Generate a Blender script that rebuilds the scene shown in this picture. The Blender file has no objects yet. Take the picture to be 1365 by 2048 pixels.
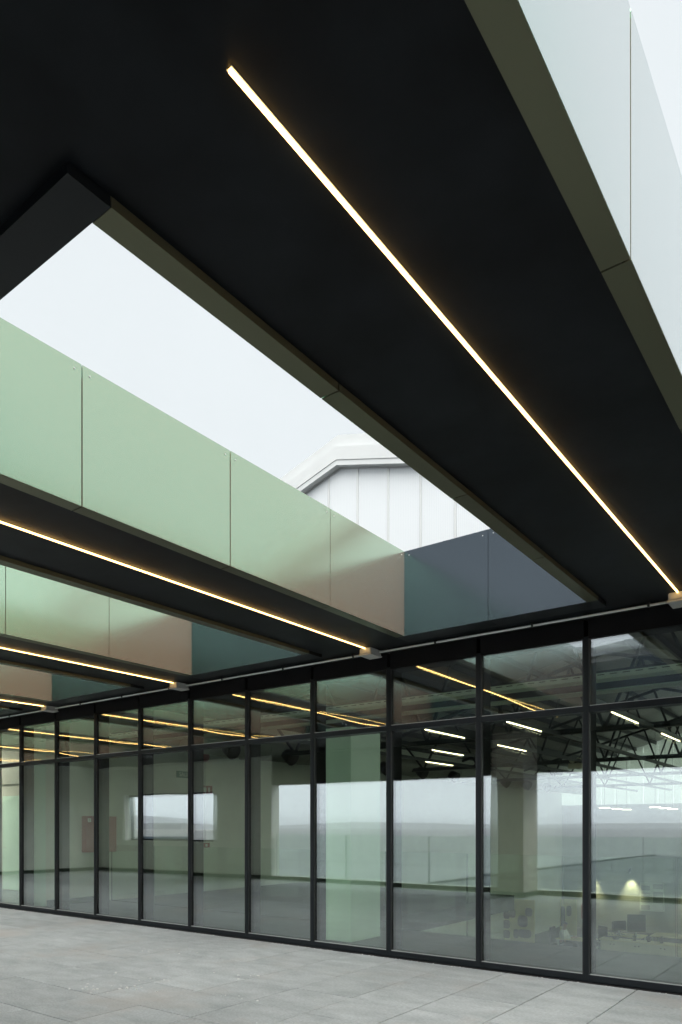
import bpy, bmesh, math, random
from mathutils import Vector, Matrix, Euler
random.seed(7)
R = math.radians
sc = bpy.context.scene
C = sc.collection

# ------------------------------------------------------------------ camera
CAMZ = 1.405
cam_d = bpy.data.cameras.new('camera')
cam = bpy.data.objects.new('camera', cam_d); C.objects.link(cam)
cam.location = (0, 0, CAMZ); cam.rotation_euler = (R(90), 0, R(36.707))
cam_d.sensor_fit = 'VERTICAL'; cam_d.sensor_height = 36.0
cam_d.lens = 1442.9 / 2048 * 36
cam_d.shift_y = (1653.3 - 1024) / 2048
cam_d.clip_start = 0.05; cam_d.clip_end = 20000
sc.camera = cam

# ------------------------------------------------------------------ sky, sun, exposure
SUN_EL, SUN_AZ = 62, 140        # the sun stands behind the camera, veiled by cloud
w = bpy.data.worlds.new('World'); sc.world = w; w.use_nodes = True
nt = w.node_tree; nt.nodes.clear()
out = nt.nodes.new('ShaderNodeOutputWorld'); bg = nt.nodes.new('ShaderNodeBackground')
sky = nt.nodes.new('ShaderNodeTexSky'); sky.sky_type = 'NISHITA'; sky.sun_disc = False
sky.sun_elevation = R(SUN_EL); sky.sun_rotation = R(SUN_AZ); sky.dust_density = 6; sky.air_density = 1.5
hsv = nt.nodes.new('ShaderNodeHueSaturation'); hsv.inputs['Saturation'].default_value = 0.35
mixw = nt.nodes.new('ShaderNodeMix'); mixw.data_type = 'RGBA'; mixw.inputs[0].default_value = 0.86
nt.links.new(sky.outputs[0], hsv.inputs['Color'])
nt.links.new(hsv.outputs[0], mixw.inputs[6])
mixw.inputs[7].default_value = (4.05, 4.34, 4.44, 1)      # even cloud cover
geo_w = nt.nodes.new('ShaderNodeNewGeometry'); sep_w = nt.nodes.new('ShaderNodeSeparateXYZ'); nt.links.new(geo_w.outputs['Incoming'], sep_w.inputs[0])
mr_w = nt.nodes.new('ShaderNodeMapRange'); mr_w.inputs['From Min'].default_value = 0.0; mr_w.inputs['From Max'].default_value = -0.35
mr_w.inputs['To Min'].default_value = 3.0; mr_w.inputs['To Max'].default_value = 1.0; nt.links.new(sep_w.outputs[2], mr_w.inputs[0])   # thin haze brightens the sky low down
vm_w = nt.nodes.new('ShaderNodeVectorMath'); vm_w.operation = 'SCALE'; cn = nt.nodes.new('ShaderNodeTexNoise'); cn.inputs['Scale'].default_value = 2.2; cn.inputs['Detail'].default_value = 4.0; nt.links.new(geo_w.outputs['Incoming'], cn.inputs['Vector'])
cm = nt.nodes.new('ShaderNodeMapRange'); cm.inputs['To Min'].default_value = 0.91; cm.inputs['To Max'].default_value = 1.09; nt.links.new(cn.outputs[0], cm.inputs[0])
cv = nt.nodes.new('ShaderNodeVectorMath'); cv.operation = 'SCALE'; nt.links.new(mixw.outputs[2], cv.inputs[0]); nt.links.new(cm.outputs[0], cv.inputs['Scale'])
nt.links.new(cv.outputs[0], vm_w.inputs[0]); nt.links.new(mr_w.outputs[0], vm_w.inputs['Scale'])
nt.links.new(vm_w.outputs[0], bg.inputs['Color']); bg.inputs['Strength'].default_value = 0.05
nt.links.new(bg.outputs[0], out.inputs['Surface'])
sun_d = bpy.data.lights.new('sun', 'SUN'); sun_d.energy = 1.5; sun_d.angle = R(80); sun_d.color = (1.0, 0.97, 0.93)
sun = bpy.data.objects.new('sun', sun_d); C.objects.link(sun)
sun.rotation_euler = (R(90 - SUN_EL), 0, R(180 - SUN_AZ))
sc.view_settings.view_transform = 'Standard'; sc.view_settings.look = 'None'
sc.view_settings.exposure = 2.1; sc.view_settings.gamma = 1.0; sc.view_settings.use_curve_mapping = False

sc.render.engine = 'CYCLES'
cy = sc.cycles
cy.use_denoising = True
try: cy.denoiser = 'OPENIMAGEDENOISE'
except Exception: pass
cy.max_bounces = 9; cy.diffuse_bounces = 4; cy.glossy_bounces = 4; cy.transmission_bounces = 4
cy.transparent_max_bounces = 32; cy.caustics_reflective = False; cy.caustics_refractive = False
cy.sample_clamp_indirect = 6; cy.sample_clamp_direct = 0; cy.blur_glossy = 0.3; cy.volume_bounces = 1
cy.use_adaptive_sampling = True; cy.adaptive_threshold = 0.02

# ------------------------------------------------------------------ materials
MAT = {}
def newmat(name):
    m = bpy.data.materials.new(name); m.use_nodes = True; m.node_tree.nodes.clear()
    t = m.node_tree; o = t.nodes.new('ShaderNodeOutputMaterial'); MAT[name] = m
    return m, t, o
def N(t, kind, **kw):
    n = t.nodes.new('ShaderNode' + kind)
    for k, v in kw.items():
        if hasattr(n, k) and k not in n.inputs: setattr(n, k, v)
        else: n.inputs[k].default_value = v
    return n
def ramp(t, fac, stops):
    r = t.nodes.new('ShaderNodeValToRGB'); t.links.new(fac, r.inputs[0])
    e = r.color_ramp.elements
    while len(e) < len(stops): e.new(0.5)
    for el, (p, c) in zip(e, stops): el.position = p; el.color = (*c, 1)
    return r
def plain(name, col, rough=0.6, spec=0.5, metal=0.0, var=0.08, scale=3.0, bump=0.0, bscale=40.0, stretch=None):
    """base colour with slight mottling and fine relief"""
    m, t, o = newmat(name)
    p = N(t, 'BsdfPrincipled', Roughness=rough, Metallic=metal); p.inputs['Specular IOR Level'].default_value = spec
    tc = N(t, 'NewGeometry'); vec = tc.outputs['Position']
    if stretch:
        mp = N(t, 'Mapping'); mp.inputs['Scale'].default_value = stretch; t.links.new(vec, mp.inputs[0]); vec = mp.outputs[0]
    n = N(t, 'TexNoise', Scale=scale, Detail=5.0); t.links.new(vec, n.inputs['Vector'])
    lo = [c * (1 - var) for c in col]; hi = [min(1, c * (1 + var)) for c in col]
    r = ramp(t, n.outputs[0], [(0.3, lo), (0.7, hi)]); t.links.new(r.outputs[0], p.inputs['Base Color'])
    if bump:
        n2 = N(t, 'TexNoise', Scale=bscale, Detail=3.0); t.links.new(vec, n2.inputs['Vector'])
        b = N(t, 'Bump', Strength=bump, Distance=0.01); t.links.new(n2.outputs[0], b.inputs['Height']); t.links.new(b.outputs[0], p.inputs['Normal'])
    t.links.new(p.outputs[0], o.inputs[0]); return m
def emit(name, col, s):
    m, t, o = newmat(name); e = N(t, 'Emission', Color=(*col, 1), Strength=s); t.links.new(e.outputs[0], o.inputs[0]); return m

# pearlescent cladding: bronze pigment under a green metallic sheen
def sheen(name, pigment, metal, rough, fac, coat, pale):
    m, t, o = newmat(name)
    d = N(t, 'BsdfDiffuse', Color=(*pigment, 1))
    g = N(t, 'BsdfPrincipled', Roughness=rough, Metallic=1.0)
    g.inputs['Base Color'].default_value = (*metal, 1)
    g.inputs['Coat Weight'].default_value = coat; g.inputs['Coat Roughness'].default_value = rough * 0.8
    lw = N(t, 'LayerWeight', Blend=0.5)
    r = ramp(t, lw.outputs['Facing'], [(0.40, metal), (0.80, pale)]); t.links.new(r.outputs[0], g.inputs['Base Color'])
    r2 = ramp(t, lw.outputs['Facing'], [(0.40, (fac,) * 3), (0.85, (min(1, fac + 0.25),) * 3)])
    x = N(t, 'MixShader'); t.links.new(r2.outputs[0], x.inputs[0]); t.links.new(d.outputs[0], x.inputs[1]); t.links.new(g.outputs[0], x.inputs[2])
    t.links.new(x.outputs[0], o.inputs[0]); return m
sheen('panel_green', (0.50, 0.29, 0.195), (0.355, 0.70, 0.52), 0.21, 0.68, 0.6, (0.60, 0.72, 0.73))
sheen('panel_bronze', (0.105, 0.098, 0.064), (0.19, 0.205, 0.14), 0.32, 0.4, 0.1, (0.19, 0.205, 0.14))
sheen('panel_slate', (0.014, 0.019, 0.025), (0.125, 0.15, 0.175), 0.20, 0.55, 0.3, (0.15, 0.175, 0.2))

plain('soffit', (0.0085, 0.0100, 0.0120), rough=0.45, spec=0.10, var=0.45, scale=3.2, bump=0.04, bscale=5)
plain('frame', (0.010, 0.013, 0.016), rough=0.45, spec=0.18, var=0.12)
plain('slate_edge', (0.008, 0.010, 0.012), rough=0.4, spec=0.2)
plain('core', (0.010, 0.010, 0.011), rough=0.8, spec=0.1)
plain('steel', (0.62, 0.64, 0.62), rough=0.45, metal=0.2)
plain('conduit', (0.80, 0.82, 0.80), rough=0.4)
plain('glass_edge', (0.10, 0.17, 0.15), rough=0.2)
plain('box_plastic', (0.50, 0.50, 0.47), rough=0.5)
plain('white_trim', (0.53, 0.55, 0.55), rough=0.45, var=0.03)
plain('white_wall', (0.76, 0.80, 0.73), rough=0.7, var=0.04, bump=0.05)
plain('grey_clad', (0.42, 0.43, 0.43), rough=0.5, var=0.05)
plain('beige_wall', (0.47, 0.435, 0.38), rough=0.6, var=0.05)
plain('mint_paint', (0.70, 0.90, 0.79), rough=0.5, var=0.03)
plain('skirting', (0.020, 0.040, 0.022), rough=0.4, spec=0.4)
plain('gallery_floor', (0.045, 0.048, 0.058), rough=0.35, var=0.2, scale=1.2, stretch=(1, 4, 1))
plain('hall_floor', (0.10, 0.10, 0.11), rough=0.5, var=0.12)
plain('roof_under', (0.034, 0.020, 0.012), rough=0.4, var=0.15, scale=0.6)
plain('roof_foil', (0.26, 0.25, 0.24), rough=0.35, var=0.2, scale=0.8)
plain('truss_steel', (0.022, 0.028, 0.034), rough=0.45)
plain('duct', (0.30, 0.31, 0.27), rough=0.4, metal=0.4, var=0.1)
plain('black', (0.012, 0.012, 0.013), rough=0.5)
plain('red_paint', (0.33, 0.035, 0.03), rough=0.4)
plain('sign_green', (0.01, 0.16, 0.07), rough=0.5)
plain('sign_white', (0.8, 0.82, 0.78), rough=0.5)
plain('tray', (0.50, 0.58, 0.48), rough=0.4, var=0.05)
plain('sealant', (0.62, 0.50, 0.24), rough=0.8, var=0.2, scale=20)
plain('birch', (0.88, 0.77, 0.50), rough=0.5, var=0.06, scale=8)
plain('cabinet', (0.85, 0.79, 0.64), rough=0.5, var=0.04)
plain('board', (0.80, 0.74, 0.38), rough=0.7, var=0.03)
plain('board_dark', (0.16, 0.15, 0.12), rough=0.7)
plain('dark_plastic', (0.03, 0.035, 0.045), rough=0.45)
plain('plant', (0.05, 0.09, 0.04), rough=0.6, var=0.3, scale=30)
plain('skin', (0.45, 0.28, 0.20), rough=0.5)
plain('shirt', (0.85, 0.85, 0.84), rough=0.8)
plain('cloth_dark', (0.03, 0.035, 0.05), rough=0.85)
plain('hair', (0.02, 0.015, 0.012), rough=0.5)
plain('bitumen', (0.105, 0.12, 0.135), rough=0.7, var=0.2, scale=0.5)
plain('field', (0.24, 0.255, 0.265), rough=0.9, var=0.12, scale=0.012, stretch=(1, 3, 1))
plain('hill', (0.25, 0.265, 0.275), rough=0.95, var=0.12, scale=0.01)
plain('plaster_far', (0.78, 0.76, 0.72), rough=0.8, var=0.03)
plain('glass_dark', (0.10, 0.13, 0.16), rough=0.15)
plain('crumb', (0.75, 0.75, 0.73), rough=0.9)
emit('led', (1.0, 0.58, 0.17), 2.8)
emit('added_lamp_panel', (1.0, 0.95, 0.86), 80.0)  # glow of the added room lamp
emit('led_inside', (1.0, 0.80, 0.50), 4.5)
emit('led_cool', (1.0, 0.90, 0.74), 2.5)

# porcelain paving, every slab a little different
def paving(name, per_object):
    m, t, o = newmat(name)
    p = N(t, 'BsdfPrincipled', Roughness=0.62); p.inputs['Specular IOR Level'].default_value = 0.35
    geo = N(t, 'NewGeometry'); inf = N(t, 'ObjectInfo')
    comb = N(t, 'VectorMath', operation='ADD')
    sc_ = N(t, 'VectorMath', operation='SCALE'); sc_.inputs['Scale'].default_value = 37.0 if per_object else 0.0
    cx = N(t, 'CombineXYZ'); t.links.new(inf.outputs['Random'], cx.inputs[0]); t.links.new(inf.outputs['Random'], cx.inputs[1])
    t.links.new(cx.outputs[0], sc_.inputs[0]); t.links.new(geo.outputs['Position'], comb.inputs[0]); t.links.new(sc_.outputs[0], comb.inputs[1])
    mp = N(t, 'Mapping'); mp.inputs['Scale'].default_value = (1.0, 2.2, 1.0); mp.inputs['Rotation'].default_value = (0, 0, 0.2)
    t.links.new(comb.outputs[0], mp.inputs[0])
    n1 = N(t, 'TexNoise', Scale=2.2, Detail=8.0, Roughness=0.62); t.links.new(mp.outputs[0], n1.inputs['Vector'])
    n2 = N(t, 'TexNoise', Scale=38.0, Detail=6.0, Roughness=0.7); t.links.new(mp.outputs[0], n2.inputs['Vector'])
    r1 = ramp(t, n1.outputs[0], [(0.28, (0.36, 0.395, 0.402)), (0.5, (0.465, 0.50, 0.507)), (0.72, (0.555, 0.595, 0.602))])
    r2 = ramp(t, n2.outputs[0], [(0.38, (0.74, 0.74, 0.74)), (0.6, (1.0, 1.0, 1.0))])
    mx = N(t, 'Mix', data_type='RGBA', blend_type='MULTIPLY'); mx.inputs[0].default_value = 1.0
    t.links.new(r1.outputs[0], mx.inputs[6]); t.links.new(r2.outputs[0], mx.inputs[7])
    # site dust and dried-on dirt, shared across the slabs
    n3 = N(t, 'TexNoise', Scale=0.9, Detail=7.0, Roughness=0.65); t.links.new(geo.outputs['Position'], n3.inputs['Vector'])
    r3 = ramp(t, n3.outputs[0], [(0.52, (0, 0, 0)), (0.70, (1, 1, 1))])
    mul = N(t, 'Math', operation='MULTIPLY'); mul.inputs[1].default_value = 0.75; t.links.new(r3.outputs[0], mul.inputs[0])
    mx2 = N(t, 'Mix', data_type='RGBA'); t.links.new(mul.outputs[0], mx2.inputs[0]); t.links.new(mx.outputs[2], mx2.inputs[6])
    mx2.inputs[7].default_value = (0.43, 0.41, 0.385, 1)
    hv = N(t, 'HueSaturation'); mr = N(t, 'MapRange'); mr.inputs['To Min'].default_value = 0.93; mr.inputs['To Max'].default_value = 1.05
    t.links.new(inf.outputs['Random'], mr.inputs[0]); t.links.new(mr.outputs[0], hv.inputs['Value'])
    t.links.new(mx2.outputs[2], hv.inputs['Color']); t.links.new(hv.outputs[0], p.inputs['Base Color'])
    b = N(t, 'Bump', Strength=0.12, Distance=0.004); t.links.new(n2.outputs[0], b.inputs['Height']); t.links.new(b.outputs[0], p.inputs['Normal'])
    t.links.new(p.outputs[0], o.inputs[0])
paving('paving', True); paving('paving_far', False)

# coated glazing: partly mirroring face, clear back and rims
def glazing(name, tint, r0, refl=(1, 1, 1)):
    m, t, o = newmat(name)
    tr = N(t, 'BsdfTransparent', Color=(*tint, 1)); gl = N(t, 'BsdfGlossy', Color=(*refl, 1), Roughness=0.0)
    lw = N(t, 'LayerWeight', Blend=0.5)
    pw = N(t, 'Math', operation='POWER'); pw.inputs[1].default_value = 3.5; t.links.new(lw.outputs['Facing'], pw.inputs[0])
    ma = N(t, 'Math', operation='MULTIPLY_ADD'); ma.inputs[1].default_value = 1 - r0; ma.inputs[2].default_value = r0
    t.links.new(pw.outputs[0], ma.inputs[0])
    mx = N(t, 'MixShader'); t.links.new(ma.outputs[0], mx.inputs[0]); t.links.new(tr.outputs[0], mx.inputs[1]); t.links.new(gl.outputs[0], mx.inputs[2])
    t.links.new(mx.outputs[0], o.inputs[0])
def clear(name, tint):
    m, t, o = newmat(name); tr = N(t, 'BsdfTransparent', Color=(*tint, 1)); t.links.new(tr.outputs[0], o.inputs[0])
glazing('glass_outer', (0.965, 0.985, 0.97), 0.23, (0.90, 0.955, 1.0))
glazing('glass_inner', (0.90, 0.965, 0.87), 0.15, (0.90, 0.955, 1.0))
clear('glass_back', (0.97, 0.99, 0.975))
glazing('balustrade_glass', (0.93, 0.975, 0.95), 0.05)

# multiwall polycarbonate: fluted, lets daylight through
def poly(name, fac, tcol):
    m, t, o = newmat(name)
    d = N(t, 'BsdfPrincipled', Roughness=0.35); tl = N(t, 'BsdfTranslucent', Color=(*tcol, 1))
    geo = N(t, 'NewGeometry'); wv = N(t, 'TexWave', Scale=14.0); wv.wave_profile = 'SIN'; wv.bands_direction = 'X'
    t.links.new(geo.outputs['Position'], wv.inputs['Vector'])
    r = ramp(t, wv.outputs[1], [(0.0, (0.74, 0.775, 0.80)), (1.0, (0.81, 0.84, 0.86))]); t.links.new(r.outputs[0], d.inputs['Base Color'])
    x = N(t, 'MixShader', Fac=fac); t.links.new(d.outputs[0], x.inputs[1]); t.links.new(tl.outputs[0], x.inputs[2]); t.links.new(x.outputs[0], o.inputs[0])
poly('polycarbonate', 0.25, (0.72, 0.78, 0.78)); poly('polycarbonate_clear', 0.7, (0.90, 0.93, 0.88))

# ------------------------------------------------------------------ mesh helpers
def tag(o, label=None, cat=None, group=None, kind=None):
    if label: o['label'] = label
    if cat: o['category'] = cat
    if group: o['group'] = group
    if kind: o['kind'] = kind
    return o
def thing(name, loc, label, cat, group=None):
    o = bpy.data.objects.new(name, None); C.objects.link(o); o.location = loc; o.empty_display_size = 0.2
    return tag(o, label, cat, group)
def wloc(o):
    v = Vector(o.location); p = o.parent
    while p: v += Vector(p.location); p = p.parent
    return v
def link(name, me, mat, parent, world):
    o = bpy.data.objects.new(name, me); C.objects.link(o)
    if mat and not me.materials: me.materials.append(MAT[mat])
    if parent: o.parent = parent; o.location = Vector(world) - wloc(parent)
    else: o.location = world
    return o
BOXF = [(0, 3, 2, 1), (4, 5, 6, 7), (0, 1, 5, 4), (1, 2, 6, 5), (2, 3, 7, 6), (3, 0, 4, 7)]
cache = {}
def boxmesh(sx, sy, sz, mat):
    k = (round(sx, 4), round(sy, 4), round(sz, 4), mat)
    if k not in cache:
        a, b, c = sx / 2, sy / 2, sz / 2
        me = bpy.data.meshes.new('box')
        me.from_pydata([(-a, -b, -c), (a, -b, -c), (a, b, -c), (-a, b, -c), (-a, -b, c), (a, -b, c), (a, b, c), (-a, b, c)], [], BOXF)
        me.materials.append(MAT[mat]); cache[k] = me
    return cache[k]
def box(name, x0, x1, y0, y1, z0, z1, mat, parent=None):
    return link(name, boxmesh(x1 - x0, y1 - y0, z1 - z0, mat), mat, parent, ((x0 + x1) / 2, (y0 + y1) / 2, (z0 + z1) / 2))
class MB:
    def __init__(s): s.v = []; s.f = []; s.sm = False
    def box(s, x0, x1, y0, y1, z0, z1):
        k = len(s.v)
        s.v += [(x0, y0, z0), (x1, y0, z0), (x1, y1, z0), (x0, y1, z0), (x0, y0, z1), (x1, y0, z1), (x1, y1, z1), (x0, y1, z1)]
        s.f += [tuple(i + k for i in f) for f in BOXF]; return s
    def bar(s, p, q, wd, ht, up=(0, 0, 1)):
        p = Vector(p); q = Vector(q); d = (q - p).normalized(); u = Vector(up)
        if abs(d.dot(u)) > 0.98: u = Vector((1, 0, 0))
        a = d.cross(u).normalized() * wd / 2; b = a.cross(d).normalized() * ht / 2
        k = len(s.v)
        s.v += [tuple(p - a - b), tuple(p + a - b), tuple(p + a + b), tuple(p - a + b), tuple(q - a - b), tuple(q + a - b), tuple(q + a + b), tuple(q - a + b)]
        s.f += [tuple(i + k for i in f) for f in BOXF]; return s
    def tube(s, pts, rad, n=10, cap=True):
        pts = [Vector(p) for p in pts]; k0 = len(s.v); rads = rad if isinstance(rad, (list, tuple)) else [rad] * len(pts)
        for i, p in enumerate(pts):
            d = (pts[min(i + 1, len(pts) - 1)] - pts[max(i - 1, 0)]).normalized()
            u = Vector((0, 0, 1)) if abs(d.z) < 0.9 else Vector((1, 0, 0))
            a = d.cross(u).normalized(); b = a.cross(d).normalized()
            for j in range(n):
                th = 2 * math.pi * j / n; s.v.append(tuple(p + (a * math.cos(th) + b * math.sin(th)) * rads[i]))
        for i in range(len(pts) - 1):
            for j in range(n):
                j2 = (j + 1) % n; s.f.append((k0 + i * n + j, k0 + i * n + j2, k0 + (i + 1) * n + j2, k0 + (i + 1) * n + j))
        if cap:
            s.f.append(tuple(k0 + j for j in reversed(range(n)))); s.f.append(tuple(k0 + (len(pts) - 1) * n + j for j in range(n)))
        s.sm = True; return s
    def prism(s, poly, axis, a, b):
        """polygon extruded along one axis; poly gives the two other coordinates in x,y,z order"""
        k = len(s.v); n = len(poly)
        for c in (a, b):
            for p in poly:
                q = list(p); q.insert(axis, c); s.v.append(tuple(q))
        s.f.append(tuple(range(k, k + n))); s.f.append(tuple(range(k + 2 * n - 1, k + n - 1, -1)))
        for i in range(n): j = (i + 1) % n; s.f.append((k + i, k + n + i, k + n + j, k + j))
        return s
    def build(s, name, mat, parent=None):
        xs = [Vector(v) for v in s.v]
        c = sum(xs, Vector()) / len(xs)
        me = bpy.data.meshes.new(name); me.from_pydata([tuple(v - c) for v in xs], [], s.f)
        bm = bmesh.new(); bm.from_mesh(me); bmesh.ops.recalc_face_normals(bm, faces=bm.faces)
        bm.to_mesh(me); bm.free()
        if s.sm:
            for p in me.polygons: p.use_smooth = len(p.vertices) == 4
        return link(name, me, mat, parent, c)
def glass_panel(x0, x1, y0, y1, z0, z1, parent):
    k = ('gp', round(x1 - x0, 3), round(z1 - z0, 3))
    if k not in cache:
        me = boxmesh(x1 - x0, y1 - y0, z1 - z0, 'balustrade_glass').copy(); me.materials.append(MAT['glass_edge'])
        for p in me.polygons: p.material_index = 0 if abs(p.normal.y) > 0.9 else 1
        cache[k] = me
    return link('glass_panel', cache[k], None, parent, ((x0 + x1) / 2, (y0 + y1) / 2, (z0 + z1) / 2))
def text(name, body, size, mat, loc, rot, parent):
    cu = bpy.data.curves.new('t', 'FONT'); cu.body = body; cu.size = size; cu.extrude = 0.001; cu.align_x = 'CENTER'; cu.align_y = 'CENTER'
    o = bpy.data.objects.new('t', cu); C.objects.link(o)
    dg = bpy.context.evaluated_depsgraph_get(); me = bpy.data.meshes.new_from_object(o.evaluated_get(dg))
    bpy.data.objects.remove(o)
    me.materials.clear(); me.materials.append(MAT[mat])
    q = link(name, me, mat, parent, loc); q.rotation_euler = rot; return q

# ------------------------------------------------------------------ dimensions
D = 6.564                       # facade plane
ZS, ZB, ZT = 3.28, 3.248, 4.066 # soffit, underside of panel edge, panel top
PER, HALF, CX0 = 3.034, 0.640, -1.286
ON, OF = 1.314, 5.960           # roof openings run from ON to OF
SEAMS = [ON, 2.440, 3.625, 4.785, OF]
WALLY = -1.2                    # inner face of the outer terrace wall
XL, XR = -20.5, 7.0             # terrace ends
BEAMX = [CX0 + PER * (1 - k) for k in range(0, 8)]   # k=1 is the beam above, running off top left

def project(x, y, z):
    a = R(36.707); d = -math.sin(a) * x + math.cos(a) * y; r_ = math.cos(a) * x + math.sin(a) * y
    if d < 0.3: return None
    return 682.5 + 1442.9 * r_ / d, 1653.3 - 1442.9 * (z - CAMZ) / d

# ------------------------------------------------------------------ terrace floor
base = box('terrace_floor', XL - 0.2, XR + 0.2, WALLY - 0.35, D + 0.06, -0.40, -0.032, 'core'); tag(base, 'grey paved terrace floor of square slabs', kind='structure')
fx0 = -1.67 + 0.6 * 14
tile_me = {}
def tile_mesh(sx, sy):
    k = (round(sx, 3), round(sy, 3))
    if k not in tile_me:
        bm = bmesh.new(); bmesh.ops.create_cube(bm, size=1.0)
        for v in bm.verts: v.co = Vector((v.co.x * sx, v.co.y * sy, v.co.z * 0.03))
        bmesh.ops.bevel(bm, geom=[e for e in bm.edges if all(v.co.z > 0 for v in e.verts)], offset=0.0025, segments=1, affect='EDGES')
        me = bpy.data.meshes.new('slab'); bm.to_mesh(me); bm.free(); me.materials.append(MAT['paving']); tile_me[k] = me
    return tile_me[k]
rest = MB(); ntile = 0
GAP = 0.008
i0 = int((XL + 1.67) / 0.6) - 1
for i in range(i0, int((XR + 1.67) / 0.6) + 1):
    for j in range(-2, 11):
        x0, x1 = -1.67 + 0.6 * i, -1.67 + 0.6 * (i + 1); y0, y1 = 0.6 * j, 0.6 * (j + 1)
        y0 = max(y0, WALLY); y1 = min(y1, D - 0.056)
        if y1 - y0 < 0.03: continue
        vis = False
        for px, py in ((x0, y0), (x1, y0), (x0, y1), (x1, y1)):
            q = project(px, py, 0)
            if q and -10 < q[0] < 1375 and q[1] < 2060: vis = True
        sx, sy = x1 - x0 - GAP, y1 - y0 - GAP
        if vis and ntile < 296:
            o = link('paving_slab', tile_mesh(sx, sy), None, base, ((x0 + x1) / 2, (y0 + y1) / 2, -0.015 + random.uniform(-0.0012, 0.0012)))
            o.rotation_euler = (random.uniform(-0.0012, 0.0012), random.uniform(-0.0012, 0.0012), random.uniform(-0.001, 0.001)); ntile += 1
        else:
            rest.box(x0 + GAP / 2, x1 - GAP / 2, y0 + GAP / 2, y1 - GAP / 2, -0.03, 0)
tag(rest.build('paving', 'paving_far', base), kind='stuff')

# ------------------------------------------------------------------ canopy
canopy = thing('canopy', (CX0, 0, ZS), 'black canopy roof with green metal clad beams and open sky bays', 'canopy')
def screws(parent, axis, a0, a1, face, sign):
    for a in (a0 + 0.05, a1 - 0.05):
        mb = MB(); p = (face, a, ZT - 0.045) if axis == 'y' else (a, face, ZT - 0.045)
        d = Vector((sign * 0.003, 0, 0)) if axis == 'y' else Vector((0, sign * 0.003, 0))
        mb.tube([Vector(p), Vector(p) + d], 0.0045, 8).build('screw', 'steel', parent)
for k, bx in enumerate(BEAMX):
    xl, xr = bx - HALF, bx + HALF
    s = MB().box(xl + 0.096, xr - 0.096, ON - 0.143, OF + 0.220, ZS, ZS + 0.05)
    s.build('soffit', 'soffit', canopy)
    box('beam_core', xl + 0.034, xr - 0.034, ON - 0.14, OF + 0.04, ZS + 0.052, ZT - 0.055, 'core', canopy)
    for side in (-1, 1):
        face = xl if side < 0 else xr
        for y0, y1 in zip(SEAMS[:-1], SEAMS[1:]):
            g = 0.004; e0 = 0 if y0 == ON else g; e1 = 0 if y1 == OF else g
            a, b = (face, face + 0.03) if side < 0 else (face - 0.03, face)
            jit = random.uniform(-0.0008, 0.0008)
            sd = -side; f0 = face + jit
            prof = [(f0 + sd * 0.001, ZB), (f0 + sd * 0.095, ZB), (f0 + sd * 0.095, ZS + 0.03), (f0 + sd * 0.032, ZS + 0.03), (f0 + sd * 0.032, ZB + 0.0025), (f0 + sd * 0.001, ZB + 0.0025)]
            MB().prism(prof, 1, y0 + e0, y1 - e1).build('edge_strip', 'panel_bronze', canopy)
            prof = [(f0, ZB + 0.003), (f0 + sd * 0.03, ZB + 0.003), (f0 + sd * 0.03, ZT), (f0, ZT)]
            p = MB().prism(prof, 1, y0 + e0, y1 - e1).build('cladding_panel', 'panel_green', canopy)
            p.rotation_euler = (0, random.uniform(-0.001, 0.001), random.uniform(-0.0012, 0.0012))
            if k in (2, 3): screws(p, 'y', y0, y1, face + side * 0.0005, side)
# dark end panels closing each sky bay
for k in range(len(BEAMX) - 1):
    x1, x0 = BEAMX[k] - HALF - 0.002, BEAMX[k + 1] + HALF + 0.002
    xm = (x0 + x1) / 2
    for a, b in ((x0, xm), (xm, x1)):
        ea, eb = (a - 0.0935 if a == x0 else a + 0.002), (b + 0.0935 if b == x1 else b - 0.002)
        a, b = a + 0.002, b - 0.002
        for f0, sd, wd in ((OF + 0.001, 1, 0.22), (ON - 0.001, -1, 0.143)):
            prof = [(f0, ZB + 0.003), (f0 + sd * 0.03, ZB + 0.003), (f0 + sd * 0.03, ZT), (f0, ZT)]
            pa, pb = (a - 0.032 if a == x0 + 0.002 else a), (b + 0.032 if b == x1 - 0.002 else b)
            p = MB().prism(prof, 0, pa, pb).build('end_panel', 'panel_slate', canopy)
            p.rotation_euler = (random.uniform(-0.001, 0.001), 0, random.uniform(-0.001, 0.001))
            if k in (0, 1, 2) and sd > 0: screws(p, 'x', a, b, f0 - 0.0005, -1)
            q0, q1 = sorted((f0 + sd * 0.001, f0 + sd * wd))
            box('edge_strip', ea, eb, q0, q1, ZB + 0.0005, ZS + 0.03, 'slate_edge', canopy)
MB().box(XL, XR, OF + 0.220, D + 0.25, ZS, ZS + 0.05).build('soffit', 'soffit', canopy)
MB().box(XL, XR, WALLY, ON - 0.143, ZS, ZS + 0.05).build('soffit', 'soffit', canopy)
box('roof_slab', XL, XR, OF + 0.06, D + 0.25, ZS + 0.055, ZT - 0.06, 'core', canopy)
box('roof_slab', XL, XR, WALLY, ON - 0.15, ZS + 0.055, ZT - 0.06, 'core', canopy)
box('roof_slab', XL, BEAMX[-1] - HALF, ON - 0.15, OF + 0.06, ZS + 0.055, ZT - 0.06, 'core', canopy)
MB().box(XL, BEAMX[-1] - HALF, ON - 0.146, OF + 0.222, ZS + 0.0005, ZS + 0.05).build('soffit', 'soffit', canopy)
MB().box(BEAMX[0] + HALF, XR, ON - 0.146, OF + 0.222, ZS + 0.0005, ZS + 0.05).build('soffit', 'soffit', canopy)
box('roof_slab', BEAMX[0] + HALF, XR, ON - 0.15, OF + 0.06, ZS + 0.055, ZT - 0.06, 'core', canopy)

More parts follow.
